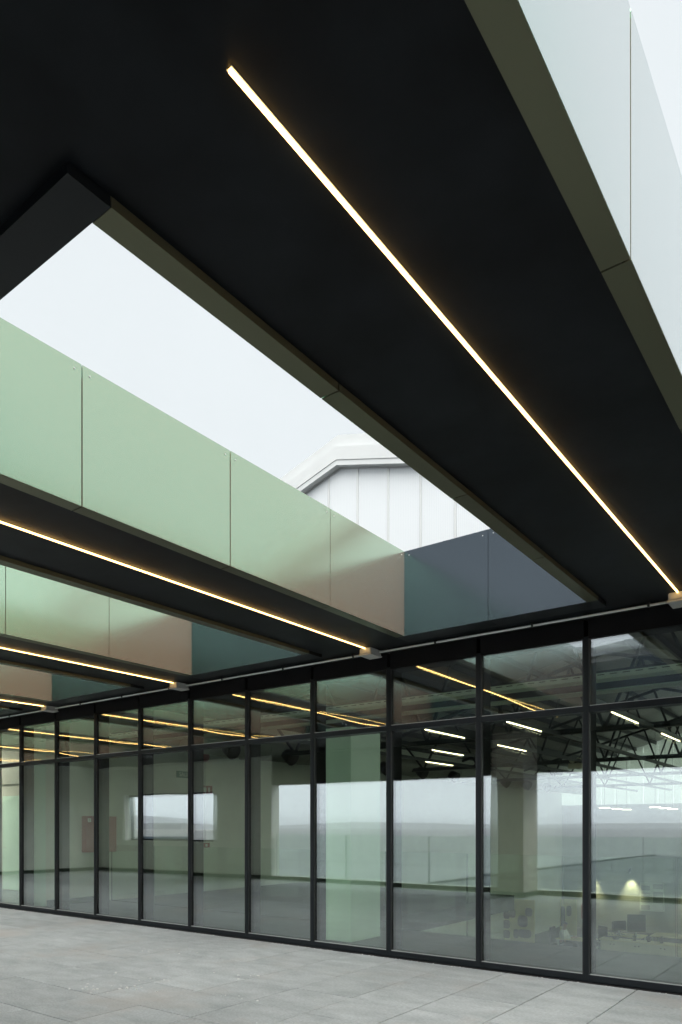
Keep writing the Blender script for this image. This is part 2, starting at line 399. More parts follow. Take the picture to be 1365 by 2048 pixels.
# linear lights under the beams
ORD = {0: 'beam just outside the right picture edge', 5: 'fifth beam from the right', 6: 'sixth beam from the right', 7: 'seventh beam from the right'}
LED_LABEL = ['', 'long warm linear light on the nearest canopy beam, running off the top', 'warm linear light on the second canopy beam from the right',
             'warm linear light on the third canopy beam from the right', 'short visible warm linear light on the leftmost canopy beam']
BOX_LABEL = ['', 'grey junction box at the right picture edge under the near beam', 'grey junction box below the copper corner panel',
             'grey junction box at the end of the third beam light', 'small grey junction box at the far left beam light']
for k, bx in enumerate(BEAMX):
    lab = LED_LABEL[k] if 0 < k < 5 else 'warm linear light on the %s, mirrored in the glass' % ORD[k]
    t_ = thing('linear_light', (bx, 3.7, ZS), lab, 'light', 'linear lights under the canopy beams')
    for s_ in (-1, 1): box('channel', bx + s_ * 0.0075 - 0.0018, bx + s_ * 0.0075 + 0.0018, 1.262, 6.215, ZS - 0.003, ZS - 0.0005, 'steel', t_)
    box('diffuser', bx - 0.0044, bx + 0.0044, 1.265, 6.212, ZS - 0.0105, ZS - 0.0005, 'led', t_)
    lab = BOX_LABEL[k] if 0 < k < 5 else 'grey junction box on the %s, mirrored in the glass' % ORD[k]
    t_ = thing('junction_box', (bx, 6.31, ZS), lab, 'junction box', 'junction boxes on the conduit')
    bm = bmesh.new(); bmesh.ops.create_cube(bm, size=1.0)
    for v in bm.verts: v.co = Vector((v.co.x * 0.145, v.co.y * 0.20, v.co.z * 0.06))
    bmesh.ops.bevel(bm, geom=bm.edges[:], offset=0.006, segments=2, affect='EDGES')
    me = bpy.data.meshes.new('body'); bm.to_mesh(me); bm.free()
    link('body', me, 'box_plastic', t_, (bx, 6.315, ZS - 0.0305))
    box('lid', bx - 0.078, bx + 0.078, 6.21, 6.42, ZS - 0.075, ZS - 0.0605, 'box_plastic', t_)
cond = thing('conduit', (CX0, 6.36, ZS - 0.02), 'thin grey conduit pipe along the soffit above the glass', 'pipe')
xs = [XR] + BEAMX + [XL]
for a, b in zip(xs[:-1], xs[1:]):
    MB().tube([(a - 0.08, 6.365, ZS - 0.028), (b + 0.08, 6.365, ZS - 0.028)], 0.0105, 10).build('pipe', 'conduit', cond)
    n = 3
    for i in range(n):
        x = b + (a - b) * (i + 0.75) / n
        box('clip', x - 0.008, x + 0.008, 6.345, 6.385, ZS - 0.042, ZS - 0.0005, 'black', cond)

# ------------------------------------------------------------------ glass facade
MOD = 1.0585
MX = [-2.119 - MOD * i for i in range(-8, 18)]
facade = thing('glass_facade', (-2.119, D, 0), 'dark framed glass curtain wall with tall panes and fanlights', 'glass wall')
ZG0, ZTR0, ZTR1, ZH = 0.072, 2.438, 2.492, 3.10
FW = 0.021
def lite(x0, x1, z0, z1, y, amp, mat, name, parent):
    nx, nz = 6, 10; v = []; f = []
    ax, az = random.uniform(-0.0009, 0.0009), random.uniform(-0.0007, 0.0007)
    cx_, cz_ = (x0 + x1) / 2, (z0 + z1) / 2
    for back in (0, 1):
        for j in range(nz + 1):
            for i in range(nx + 1):
                u, q = 2 * i / nx - 1, 2 * j / nz - 1
                yy = amp * (1 - u * u) * (1 - q * q) + ax * u * 0.5 + az * q
                v.append((x0 + (x1 - x0) * i / nx - cx_, yy + (0.006 if back else 0), z0 + (z1 - z0) * j / nz - cz_))
    W = nx + 1; O = W * (nz + 1)
    for j in range(nz):
        for i in range(nx):
            a = j * W + i; f.append((a, a + 1, a + W + 1, a + W)); f.append((O + a, O + a + W, O + a + W + 1, O + a + 1))
    def rim(a0, a1):
        k_ = len(v); v.extend([v[a0], v[O + a0], v[O + a1], v[a1]]); f.append((k_, k_ + 1, k_ + 2, k_ + 3))
    for i in range(nx): rim(i, i + 1); rim(nz * W + i + 1, nz * W + i)
    for j in range(nz): rim((j + 1) * W, j * W); rim(j * W + nx, (j + 1) * W + nx)
    me = bpy.data.meshes.new(name); me.from_pydata(v, [], f); me.materials.append(MAT[mat]); me.materials.append(MAT['glass_back'])
    for k_, p in enumerate(me.polygons):
        front = k_ < nx * nz * 2 and k_ % 2 == 0
        p.material_index = 0 if front else 1; p.use_smooth = k_ < nx * nz * 2
    return link(name, me, None, parent, (cx_, y, cz_))
MX.sort()
for x in MX:
    box('mullion', x - FW, x + FW, D - 0.030, D + 0.012, 0.012, ZH + 0.02, 'frame', facade)
    box('mullion', x - FW + 0.004, x + FW - 0.004, D + 0.012, D + 0.215, 0.03, ZH + 0.02, 'core', facade)
for a, b in zip(MX[:-1], MX[1:]):
    x0, x1 = a + FW, b - FW
    box('transom', x0, x1, D - 0.027, D + 0.10, ZTR0, ZTR1, 'frame', facade)
    box('sill_rail', x0, x1, D - 0.028, D + 0.11, 0.014, ZG0, 'frame', facade)
    box('head_rail', x0, x1, D - 0.028, D + 0.11, ZH, ZS - 0.002, 'core', facade)
    for z0, z1 in ((ZG0, ZTR0), (ZTR1, ZH)):
        s = 1.0 if z1 - z0 > 1 else 0.5
        g = lite(x0 - 0.004, x1 + 0.004, z0 - 0.004, z1 + 0.004, D + 0.0, s * random.uniform(0.0010, 0.0030), 'glass_outer', 'glass_pane', facade)
        lite(x0 - 0.003, x1 + 0.003, z0 - 0.003, z1 + 0.003, D + 0.024, -s * random.uniform(0.0006, 0.0026), 'glass_inner', 'inner_pane', g)
        # glazing beads
        box('glazing_bead', x0, x0 + 0.012, D - 0.022, D - 0.004, z0, z1, 'black', facade)
        box('glazing_bead', x1 - 0.012, x1, D - 0.022, D - 0.004, z0, z1, 'black', facade)
        box('glazing_bead', x0 + 0.012, x1 - 0.012, D - 0.022, D - 0.006, z0, z0 + 0.006, 'grey_clad', facade)
box('floor_channel', MX[0], MX[-1], D - 0.052, D - 0.032, -0.028, 0.006, 'black', facade)
box('head_band', MX[0], MX[-1], D + 0.112, D + 0.20, ZH, ZS - 0.002, 'core', facade)

# ------------------------------------------------------------------ outer terrace wall behind the camera (mirrored in the glass)
tw = thing('terrace_wall', (-10, WALLY, 0), 'pale terrace wall with wide openings, mirrored in the glass', 'wall')
WB = WALLY - 0.28
LINT = 2.50
box('wall_panel', XL, -19.45, WB, WALLY, 0, ZS - 0.001, 'white_wall', tw)
box('wall_panel', -19.45, -15.15, WB, WALLY, 0, 0.98, 'white_wall', tw)
box('wall_panel', -19.45, -15.15, WB, WALLY, 2.40, ZS - 0.001, 'white_wall', tw)
box('wall_panel', -15.15, -13.0, WB, WALLY, 0, ZS - 0.001, 'white_wall', tw)
box('lintel', -13.0, XR, WB, WALLY, LINT, ZS - 0.001, 'soffit', tw)
box('upstand', -13.0, XR, WB + 0.003, WALLY - 0.02, -0.03, 0.10, 'white_wall', tw)
box('skirting', XL, XR, WALLY, WALLY + 0.016, 0.0, 0.10, 'skirting', tw)
box('end_wall', XL - 0.25, XL, WALLY, D, 0, ZS - 0.001, 'white_wall', tw)
box('skirting', XL, XL + 0.016, WALLY + 0.02, D - 0.05, 0.0, 0.10, 'skirting', tw)
box('window_frame', -19.45, -15.15, WB + 0.10, WB + 0.15, 0.98, 1.03, 'frame', tw)
box('window_frame', -19.45, -15.15, WB + 0.10, WB + 0.15, 2.35, 2.40, 'frame', tw)
for x in (-19.45, -15.2): box('window_frame', x, x + 0.05, WB + 0.101, WB + 0.149, 1.03, 2.35, 'frame', tw)
pil = thing('pillar', (-5.97, -0.85, 0), 'beige square pillar mirrored in the second pane from the right', 'pillar')
box('shaft', -6.29, -5.65, -1.19, -0.5, 0.0, ZS - 0.002, 'beige_wall', pil)
MB().box(-6.306, -5.634, -0.5, -0.484, 0, 0.10).box(-6.306, -6.29, -1.18, -0.5, 0, 0.10).box(-5.65, -5.634, -1.18, -0.5, 0, 0.10).build('skirting', 'skirting', pil)
bal = thing('glass_balustrade', (-5, WALLY - 0.14, 0.1), 'clear glass balustrade along the terrace edge, mirrored in the facade', 'balustrade')
x = -12.96; 
while x < XR - 0.2:
    x1 = min(x + 1.17, XR); glass_panel(x, x1 - 0.012, WALLY - 0.156, WALLY - 0.138, 0.102, 1.2, bal); x += 1.17
# upper wall and coping over the outer wall
uw = thing('upper_wall', (-5, WALLY - 0.5, ZT), 'grey clad upper wall with white coping, mirrored in the fanlight', 'wall')
x = XL
while x < XR:
    box('cladding_panel', x, x + 1.195, WB - 0.35, WB - 0.30, ZS + 0.01, 4.86, 'grey_clad', uw); x += 1.2
box('coping', XL - 0.1, XR + 0.3, WB - 0.42, WB - 0.2, 4.861, 5.03, 'white_trim', uw)

# ------------------------------------------------------------------ hall building behind the glass
RX, RZ, SL = -5.22, 5.745, 0.278           # ridge and roof slope
GY, HY = 7.0, 33.0                         # near and far gable
HXL, HXR = -11.8, 9.0
FZ = -3.2                                  # office floor
def rz(x): return RZ - SL * abs(x - RX)
hall = thing('hall_building', (RX, GY, 0), 'white gabled hall with polycarbonate gable rising behind the canopy', 'building')
# near gable in fluted polycarbonate sheets
x = -4.97 - 0.432 * 16
while x < HXR:
    x1 = x + 0.432; a, b = x + 0.0, x1
    pts = [(a, ZS + 0.6), (b, ZS + 0.6), (b, rz(b))]
    if a < RX < b: pts.append((RX, RZ))
    pts.append((a, rz(a)))
    if min(rz(a), rz(b)) > ZS + 0.7:
        MB().prism([(p[0] + (0.002 if p[0] == a else (-0.002 if p[0] == b else 0)), p[1]) for p in pts], 1, GY, GY + 0.02).build('gable_panel', 'polycarbonate', hall)
        MB().prism([(b - 0.014, ZS + 0.6), (b + 0.014, ZS + 0.6), (b + 0.014, rz(b + 0.014)), (b - 0.014, rz(b - 0.014))], 1, GY - 0.008, GY - 0.001).build('joint_cover', 'white_trim', hall)
    x = x1
for sgn in (-1, 1):
    ex = HXL - 0.6 if sgn < 0 else HXR
    def band(o0, o1, y0, y1, name, mat):
        zz = lambda x_: rz(x_)
        MB().prism([(RX, RZ + o0), (ex, zz(ex) + o0), (ex, zz(ex) + o1), (RX, RZ + o1)], 1, y0, y1).build(name, mat, hall)
    band(-0.012, 0.0, GY - 0.02, GY - 0.009, 'gasket', 'grey_clad')
    band(0.0, 0.062, GY - 0.092, GY + 0.03, 'fascia', 'white_trim')
    band(0.063, 0.225, GY - 0.10, GY + 0.03, 'fascia', 'white_trim')
    band(0.226, 0.375, GY - 0.06, GY + 0.10, 'roof_edge', 'white_trim')
    # roof deck
    for y0, y1, mt in ((GY + 0.031, 12.0, 'roof_under'), (12.01, 17.4, 'roof_under'), (17.41, 22.9, 'roof_foil'), (22.91, HY + 0.3, 'roof_foil')):
        if sgn < 0: band(0.02, 0.14, y0, y1, 'roof', mt)
        else:
            for xa, xb, nm, m2, o0, o1 in ((RX, -0.2, 'roof', mt, 0.02, 0.14), (-0.19, 8.4, 'added_roof_light', 'polycarbonate_clear', 0.05, 0.07), (8.41, HXR, 'roof', mt, 0.02, 0.14)):  # rooflights added on the unseen right slope to brighten the hall inside
                MB().prism([(xa, rz(xa) + o0), (xb, rz(xb) + o0), (xb, rz(xb) + o1), (xa, rz(xa) + o1)], 1, y0, y1).build(nm, m2, hall)
    for i in range(1, 9):
        px = RX + sgn * i * 0.82
        if HXL < px < HXR: box('purlin', px - 0.03, px + 0.03, GY + 0.1, HY - 0.05, rz(px) - 0.13, rz(px) + 0.015, 'truss_steel', hall)
# far gable
x = HXL
while x < HXR - 0.1:
    b = x + 0.6; pts = [(x, 2.4), (b - 0.012, 2.4), (b - 0.012, rz(b))]
    if x < RX < b: pts.append((RX, RZ))
    pts.append((x, rz(x))); MB().prism(pts, 1, HY, HY + 0.02).build('far_gable_panel', 'polycarbonate_clear', hall); x = b
MB().box(HXL, HXR, HY, HY + 0.2, FZ, 2.395).build('far_wall', 'grey_clad', hall)
MB().box(HXL - 0.14, HXL, 7.1, HY, FZ, rz(HXL) + 0.1).build('side_wall', 'white_wall', hall)
MB().box(HXR, HXR + 0.14, 7.1, HY, FZ, rz(HXR) + 0.1).build('side_wall', 'white_wall', hall)
box('wall_base', HXL, HXL + 0.02, 7.12, 8.4, 0.0, 0.1, 'skirting', hall)
gf = box('gallery_floor', MX[0], HXR - 0.01, D + 0.112, 8.40, -0.30, 0.0, 'gallery_floor'); tag(gf, 'dark interior gallery floor strip behind the glass', kind='structure')
hf = box('hall_floor', HXL - 4.5, HXR, 8.0, HY + 0.1, FZ - 0.2, FZ, 'hall_floor'); tag(hf, 'office floor on the lower level', kind='structure')
ss = thing('sealant_strip', (-2, 6.78, 0), 'yellow foam sealant strip along the inside of the glass base', 'sealant')
x = -6.5
while x < 0.5:
    l = random.uniform(0.3, 0.7); wd = random.uniform(0.008, 0.02)
    MB().tube([(x, 6.80 + random.uniform(-.006, .006), 0.01), (x + l / 3, 6.80 + random.uniform(-.01, .01), 0.012), (x + l, 6.80, 0.01)], [wd, wd * 1.3, wd], 6).build('sealant_run', 'sealant', ss); x += l + 0.004

gp = box('gallery_landing', HXL + 0.01, -6.0, 8.46, 14.0, -0.30, -0.002, 'gallery_floor'); tag(gp, 'dark interior landing floor behind the centre panes', kind='structure')
# trusses
for n_, ty in enumerate((11.9, 17.4, 22.9, 28.4)):
    lab = ['nearest dark steel roof truss in the hall', 'second dark steel roof truss in the hall from the glass', 'third dark steel roof truss in the hall from the glass', 'farthest dark steel roof truss before the far gable'][n_]
    t_ = thing('roof_truss', (RX, ty, 2.9), lab, 'truss', 'roof trusses of the hall')
    zb = 2.985
    x0, x1 = HXL + 0.05, RX + (RX - HXL)
    MB().bar((x0, ty, zb), (x1, ty, zb), 0.08, 0.09).build('bottom_chord', 'truss_steel', t_)
    top = lambda x_: rz(x_) - 0.22
    MB().bar((x0, ty, top(x0)), (RX, ty, top(RX)), 0.08, 0.08).build('top_chord', 'truss_steel', t_)
    MB().bar((RX, ty, top(RX)), (x1, ty, top(x1)), 0.08, 0.08).build('top_chord', 'truss_steel', t_)
    nb = 8; xs_ = [x0 + (x1 - x0) * i / nb for i in range(nb + 1)]
    for i in range(nb):
        a, b = xs_[i], xs_[i + 1]; mid = (a + b) / 2
        MB().bar((a, ty, zb), (mid, ty, top(mid)), 0.045, 0.045).build('diagonal', 'truss_steel', t_)
        MB().bar((mid, ty, top(mid)), (b, ty, zb), 0.045, 0.045).build('diagonal', 'truss_steel', t_)
    # second bay towards the right side of the hall
    x2 = HXR - 0.05
    MB().bar((x1, ty, zb), (x2, ty, zb), 0.10, 0.10).build('bottom_chord', 'truss_steel', t_)
# lengthwise ties carrying the hall lights
LAMPS = [(9.72, 12.46), (9.74,), (9.76, 12.43), (12.46,), (14.6,)]
ILX = [-2.82, -4.29, -5.65, -7.05, -8.43]
for n_, lx in enumerate(ILX):
    t_ = thing('light_rail', (lx, 20, 2.96), ['first', 'second', 'third', 'fourth', 'fifth'][n_] + ' dark rail of hall lights counted from the right', 'rail', 'rails carrying the hall lights')
    MB().bar((lx, 8.9, 2.955), (lx, HY - 0.1, 2.955), 0.05, 0.07).build('rail', 'truss_steel', t_)
    for y in LAMPS[n_]: box('lamp', lx - 0.004, lx + 0.004, y, y + 1.33, 2.908, 2.918, 'led_inside', t_)
# cable tray and beam just behind the glass
ct = thing('cable_tray', (-5, 7.6, 2.95), 'pale green perforated cable tray running behind the fanlights', 'cable tray')
MB().box(HXL, HXR, 7.55, 7.75, 2.925, 2.932).build('tray_floor', 'tray', ct)
MB().box(HXL, HXR, 7.544, 7.5495, 2.925, 2.985).build('tray_side', 'tray', ct)
sl = MB(); x = HXL + 0.1
while x < 3: sl.box(x, x + 0.07, 7.540, 7.5435, 2.962, 2.970); x += 0.125
tag(sl.build('slot_row', 'black', ct), kind='stuff')
hb = thing('steel_beam', (-5, 8.5, 3.0), 'dark steel beam across the hall behind the cable tray', 'beam')
MB().box(HXL, HXR, 8.45, 8.60, 2.98, 3.20).build('web', 'truss_steel', hb); MB().box(HXL, HXR, 8.42, 8.63, 2.96, 2.979).build('flange', 'tray', hb)

# spiral duct with drum nozzles
du = thing('air_duct', (-10.5, 8.7, 3.1), 'long round air duct with black nozzles along the left hall wall', 'duct')
MB().tube([(-10.7, 8.7, 3.12), (-10.7, HY - 0.3, 3.12)], 0.28, 20).build('duct_pipe', 'duct', du)
y = 9.0
while y < HY - 1:
    MB().tube([(-10.7, y, 3.12), (-10.7, y + 0.03, 3.12)], 0.292, 20).build('duct_seam', 'duct', du); y += 1.25
for y in (10.2, 12.0, 13.9, 15.8, 17.7, 19.6, 21.5, 23.4, 25.3, 27.2):
    c = Vector((-10.45, y, 3.0)); d_ = Vector((0.85, 0, -0.5)).normalized()
    MB().tube([c, c + d_ * 0.10, c + d_ * 0.24], [0.13, 0.15, 0.165], 14).build('nozzle', 'black', du)

# gallery balustrade
gb = thing('gallery_balustrade', (-4.3, 8.44, 0), 'glass balustrade of the interior gallery overlooking the office', 'balustrade')
x = HXL + 0.05
while x < HXR - 0.5:
    x1 = x + 1.25
    glass_panel(x, x1 - 0.014, 8.422, 8.441, -0.28, 1.06, gb)
    x = x1
# mint column and partitions near the glass
mc = thing('column', (-5.36, 7.4, 0), 'mint green painted column just inside the glass', 'column')
box('shaft', -5.59, -5.13, 7.08, 7.72, 0.001, 2.62, 'mint_paint', mc)
pw = thing('partition_wall', (-11.87, 7.0, 0), 'narrow pale partition end beside the door pane', 'wall')
box('wall_end', -12.08, -11.80, 6.86, 7.099, 0.001, 2.9, 'mint_paint', pw)
dw = thing('door_wall', (-14.5, 8.41, 0), 'taupe interior wall with a pale green door behind the leftmost panes', 'wall')
box('wall_panel', -19.0, -11.95, 8.402, 8.5, 0, 3.2, 'beige_wall', dw)
dr = box('door', -15.62, -14.72, 8.36, 8.401, 0.02, 2.08, 'mint_paint', dw)
MB().tube([(-15.52, 8.36, 0.95), (-15.52, 8.32, 0.95), (-15.40, 8.32, 0.95)], 0.011, 8).build('handle', 'steel', dr)
box('side_light', -14.55, -14.2, 8.37, 8.401, 0.02, 2.03, 'mint_paint', dw)
box('top_light', -14.58, -14.05, 8.37, 8.401, 2.30, 2.58, 'mint_paint', dw)
box('top_light', -16.6, -14.75, 8.37, 8.401, 2.34, 2.62, 'beige_wall', dw)
rb = box('room_ceiling', -19, -11.95, 6.8, 8.5, 3.21, 3.26, 'white_wall'); tag(rb, 'pale ceiling of the small room by the door', kind='structure')
rl = thing('added_room_lamp', (-17.6, 7.7, 3.2), 'flat lamp added out of view to brighten the small room with the door', 'lamp')  # invented lamp outside the frame, added so the door wall reads
box('added_lamp_frame', -18.42, -16.78, 7.58, 7.82, 3.18, 3.205, 'white_trim', rl); box('added_lamp_panel', -18.4, -16.8, 7.6, 7.8, 3.17, 3.1795, 'added_lamp_panel', rl)
# fire equipment on the left wall
fc = thing('fire_cabinet', (-11.78, 8.15, 0.9), 'red fire hose cabinet on the pale wall', 'fire cabinet')
box('cabinet_body', -11.799, -11.66, 7.82, 8.47, 0.93, 1.60, 'red_paint', fc)
box('door_panel', -11.659, -11.65, 7.98, 8.40, 1.07, 1.47, 'red_paint', fc)
box('sticker', -11.659, -11.655, 7.85, 7.92, 1.49, 1.56, 'sign_white', fc)
text('letter', 'F', 0.06, 'red_paint', (-11.653, 7.885, 1.525), (R(90), 0, R(90)), fc)
es = thing('exit_sign', (-11.79, 10.25, 2.5), 'green exit sign with white letters reading SALIDA', 'sign')
box('plate', -11.799, -11.785, 10.05, 10.58, 2.435, 2.575, 'sign_green', es)
text('lettering', 'SALIDA', 0.12, 'sign_white', (-11.783, 10.315, 2.505), (R(90), 0, R(90)), es)
fs = thing('fire_sign', (-11.79, 10.9, 2.2), 'small red fire equipment sign above the alarm box', 'sign')
box('plate', -11.799, -11.785, 10.76, 11.06, 2.12, 2.30, 'red_paint', fs)
MB().box(-11.784, -11.781, 10.80, 10.88, 2.16, 2.26).box(-11.784, -11.781, 10.94, 10.98, 2.16, 2.26).build('pictogram', 'sign_white', fs)
ab = thing('alarm_bell', (-11.75, 10.82, 2.94), 'round red alarm bell high on the pale wall', 'alarm')
MB().tube([(-11.799, 10.82, 2.94), (-11.74, 10.82, 2.94), (-11.70, 10.82, 2.94)], [0.12, 0.12, 0.05], 16).build('dome', 'red_paint', ab)
MB().tube([(-11.79, 10.85, 1.06), (-11.79, 10.85, 2.84)], 0.012, 8).build('cable_pipe', 'steel', ab)
cp = thing('alarm_call_box', (-11.77, 10.85, 0.95), 'small red alarm call box below the pipe', 'call box')
box('case', -11.799, -11.75, 10.75, 10.95, 0.95, 1.05, 'red_paint', cp); box('button', -11.749, -11.744, 10.82, 10.88, 0.97, 1.03, 'sign_white', cp)
el = thing('emergency_light', (-5.85, 17.33, 2.95), 'twin headed emergency lamp fixed to the second truss', 'lamp')
box('case', -6.02, -5.70, 17.26, 17.34, 2.80, 2.93, 'cabinet', el)
for dx in (-0.08, 0.08): MB().tube([(-5.86 + dx, 17.34, 3.0), (-5.86 + dx, 17.26, 3.0)], 0.06, 12).build('lamp_head', 'cabinet', el)

# ------------------------------------------------------------------ office on the lower level
cab = thing('low_cabinet_row', (-5, 25, FZ), 'row of low cream cabinets with pale wood top in the office', 'cabinet')
x = -7.62
box('worktop', -7.66, 0.7, 25.0, 25.5, FZ + 0.75, FZ + 0.79, 'birch', cab)
while x < 0.5:
    dd = box('cabinet_unit', x + 0.004, x + 0.8 - 0.004, 25.02, 25.48, FZ, FZ + 0.75, 'cabinet', cab)
    for hx in (x + 0.32, x + 0.44): box('knob', hx, hx + 0.03, 25.0, 25.019, FZ + 0.62, FZ + 0.65, 'black', dd)
    x += 0.8
for n_, (px, hh, lab) in enumerate(((-6.55, .17, 'leftmost of the three small pots in line on the cabinets'), (-6.1, .17, 'middle one of the three small pots in line on the cabinets'), (-5.7, .17, 'third small pot from the left on the cabinets'), (-4.95, .2, 'pot with twigs at the right on the cabinets'))):
    t_ = thing('plant_pot', (px, 25.2, FZ + 0.79), lab, 'pot', 'pots on the low cabinets')
    MB().tube([(px, 25.2, FZ + 0.791), (px, 25.2, FZ + 0.79 + hh)], [0.055, 0.065], 10).build('pot', 'dark_plastic', t_)
    mb = MB()
    for s_ in range(7 if n_ < 3 else 16):
        a = random.uniform(0, 6.28); r_ = random.uniform(.01, .06) * (1 if n_ < 3 else 2.4)
        mb.bar((px, 25.2, FZ + 0.79 + hh - .01), (px + r_ * math.cos(a), 25.2 + r_ * math.sin(a), FZ + 0.79 + hh + random.uniform(.03, .07 if n_ < 3 else .22)), 0.02, 0.006)
    mb.build('leaves', 'plant', t_)
t_ = thing('fern_bowl', (-7.2, 25.2, FZ + 0.79), 'dark bushy plant in a bowl on the cabinets', 'plant')
MB().tube([(-7.15, 25.2, FZ + .791), (-7.15, 25.2, FZ + .87)], [.10, .14], 12).build('bowl', 'dark_plastic', t_)
mb = MB()
for s_ in range(70):
    a = random.uniform(0, 6.28); e = random.uniform(.1, 1.3); r_ = random.uniform(.12, .3); c = Vector((-7.15, 25.2, FZ + .87))
    q = c + Vector((math.cos(a) * math.cos(e), math.sin(a) * math.cos(e), math.sin(e))) * r_; mb.bar(q, q + Vector((random.uniform(-.06, .06), random.uniform(-.06, .06), .03)), .03, .006)
mb.build('leaves', 'plant', t_)
def desk(x0, x1, y0, y1, lab):
    t_ = thing('desk', ((x0 + x1) / 2, (y0 + y1) / 2, FZ), lab, 'desk', 'office desks')
    box('desk_top', x0, x1, y0, y1, FZ + 0.72, FZ + 0.75, 'birch', t_)
    for lx in (x0 + .05, x1 - .09):
        for ly in (y0 + .05, y1 - .09): box('leg', lx, lx + .04, ly, ly + .04, FZ, FZ + .719, 'white_trim', t_)
desk(-8.95, -7.75, 24.4, 25.15, 'pale wood desk in front of the seated person')
desk(-8.1, -6.6, 26.3, 27.1, 'pale wood desk with screens behind the low cabinets')
desk(-6.5, -5.0, 27.0, 28.0, 'pale wood desk further back in the office')
def monitor(x, y, z, wd, ht, rot, lab):
    t_ = thing('monitor', (x, y, z), lab, 'monitor', 'computer screens in the office')
    MB().box(-wd / 2, wd / 2, -.015, .015, .14, .14 + ht).build('screen', 'dark_plastic', t_).location = (0, 0, .14 + ht / 2)
    MB().box(-.02, .02, -.005, .025, 0.01, .2).build('stand', 'steel', t_).location = (0, .03, .1)
    MB().box(-.12, .12, -.09, .09, 0, .012).build('foot', 'steel', t_).location = (0, .02, .006)
    t_.rotation_euler = (0, 0, rot)
monitor(-7.45, 26.7, FZ + .75, .5, .34, 0.9, 'smaller dark computer screen on the middle desk')
monitor(-6.85, 26.6, FZ + .75, .62, .62, 0.5, 'tall dark computer screen on the middle desk')
def chair(x, y, rot, lab):
    t_ = thing('office_chair', (x, y, FZ), lab, 'chair', 'office chairs')
    def loc(o, p): o.location = p; return o
    loc(MB().box(-.24, .24, -.23, .23, -.03, .03).build('seat', 'cloth_dark', t_), (0, 0, .46))
    loc(MB().box(-.22, .22, -.025, .025, -.27, .27).build('backrest', 'cloth_dark', t_), (0, .24, .82))
    loc(MB().tube([(0, 0, -.19), (0, 0, .19)], .025, 8).build('post', 'steel', t_), (0, 0, .24))
    for i in range(5):
        a = i * 1.2566; loc(MB().bar((0, 0, 0), (.27 * math.cos(a), .27 * math.sin(a), -.02), .04, .03).build('leg', 'dark_plastic', t_), (.135 * math.cos(a), .135 * math.sin(a), .05))
    t_.rotation_euler = (0, 0, rot)
chair(-8.95, 24.75, 1.57, 'office chair under the seated person')
chair(-7.95, 25.75, -0.6, 'dark office chair behind the desk of the seated person')
chair(-7.6, 27.5, 2.4, 'dark office chair at the far side of the middle desk')

# person sitting at the desk, arms on the table
def skinmesh(name, verts, edges, radii, mat, parent, origin, sub=2):
    me = bpy.data.meshes.new(name); me.from_pydata(verts, edges, []); o = link(name, me, mat, parent, origin)
    o.modifiers.new('skin', 'SKIN'); me.skin_vertices.new() if not me.skin_vertices else None
    for i, r_ in enumerate(radii): me.skin_vertices[0].data[i].radius = (r_, r_) if not isinstance(r_, tuple) else r_
    me.skin_vertices[0].data[0].use_root = True
    o.modifiers['skin'].use_smooth_shade = True
    s_ = o.modifiers.new('sub', 'SUBSURF'); s_.levels = sub; s_.render_levels = sub
    dg = bpy.context.evaluated_depsgraph_get(); m2 = bpy.data.meshes.new_from_object(o.evaluated_get(dg))
    o.modifiers.clear(); o.data = m2; m2.materials.clear(); m2.materials.append(MAT[mat])
    for p in m2.polygons: p.use_smooth = True
    return o
PX, PY = -8.85, 24.75
per = thing('person', (PX, PY, FZ), 'person in white shirt with dark hair sitting at the office desk', 'person')
# x is forward (to the right), y across
V = [(0, 0, .55), (0.02, 0, .75), (0.05, 0, .95), (0.07, 0, 1.03), (0.09, 0, 1.10), (0.11, 0, 1.20), (0.12, 0, 1.28)]
E_ = [(0, 1), (1, 2), (2, 3), (3, 4), (4, 5), (5, 6)]
Rr = [(.15, .12), (.14, .11), (.15, .10), (.07, .07), (.055, .055), (.085, .10), (.06, .07)]
for s_ in (-1, 1):
    k = len(V)
    V += [(0.05, .17 * s_, .97), (0.16, .22 * s_, .76), (0.38, .13 * s_, .79), (0.46, .10 * s_, .79)]
    E_ += [(2, k), (k, k + 1), (k + 1, k + 2), (k + 2, k + 3)]; Rr += [.06, .045, .033, .03]
    for f_ in range(4):
        q = len(V); V += [(0.51, (.10 + (f_ - 1.5) * .018) * s_, .795), (0.545 - .006 * abs(f_ - 1), (.10 + (f_ - 1.5) * .019) * s_, .782)]
        E_ += [(k + 3, q), (q, q + 1)]; Rr += [.0095, .008]
    q = len(V); V += [(0.475, (.10 - .045) * s_, .79), (0.51, (.10 - .052) * s_, .782)]; E_ += [(k + 3, q), (q, q + 1)]; Rr += [.010, .009]
    k = len(V); V += [(0.05, .10 * s_, .53), (0.45, .11 * s_, .54), (0.42, .11 * s_, .10), (0.55, .12 * s_, .06)]
    E_ += [(0, k), (k, k + 1), (k + 1, k + 2), (k + 2, k + 3)]; Rr += [.09, .065, .045, .035]
skinmesh('body', V, E_, Rr, 'skin', per, (PX, PY, FZ))
V = [(0, 0, .60), (0.02, 0, .76), (0.05, 0, .95), (0.07, 0, 1.02)]; E_ = [(0, 1), (1, 2), (2, 3)]; Rr = [(.165, .135), (.155, .125), (.165, .115), (.085, .085)]
for s_ in (-1, 1):
    k = len(V); V += [(0.05, .17 * s_, .97), (0.16, .22 * s_, .76), (0.36, .135 * s_, .79)]; E_ += [(2, k), (k, k + 1), (k + 1, k + 2)]; Rr += [.072, .058, .045]
skinmesh('shirt', V, E_, Rr, 'shirt', per, (PX, PY, FZ))
V = [(0, 0, .54), (0, 0, .62)]; E_ = [(0, 1)]; Rr = [(.165, .135), (.16, .13)]
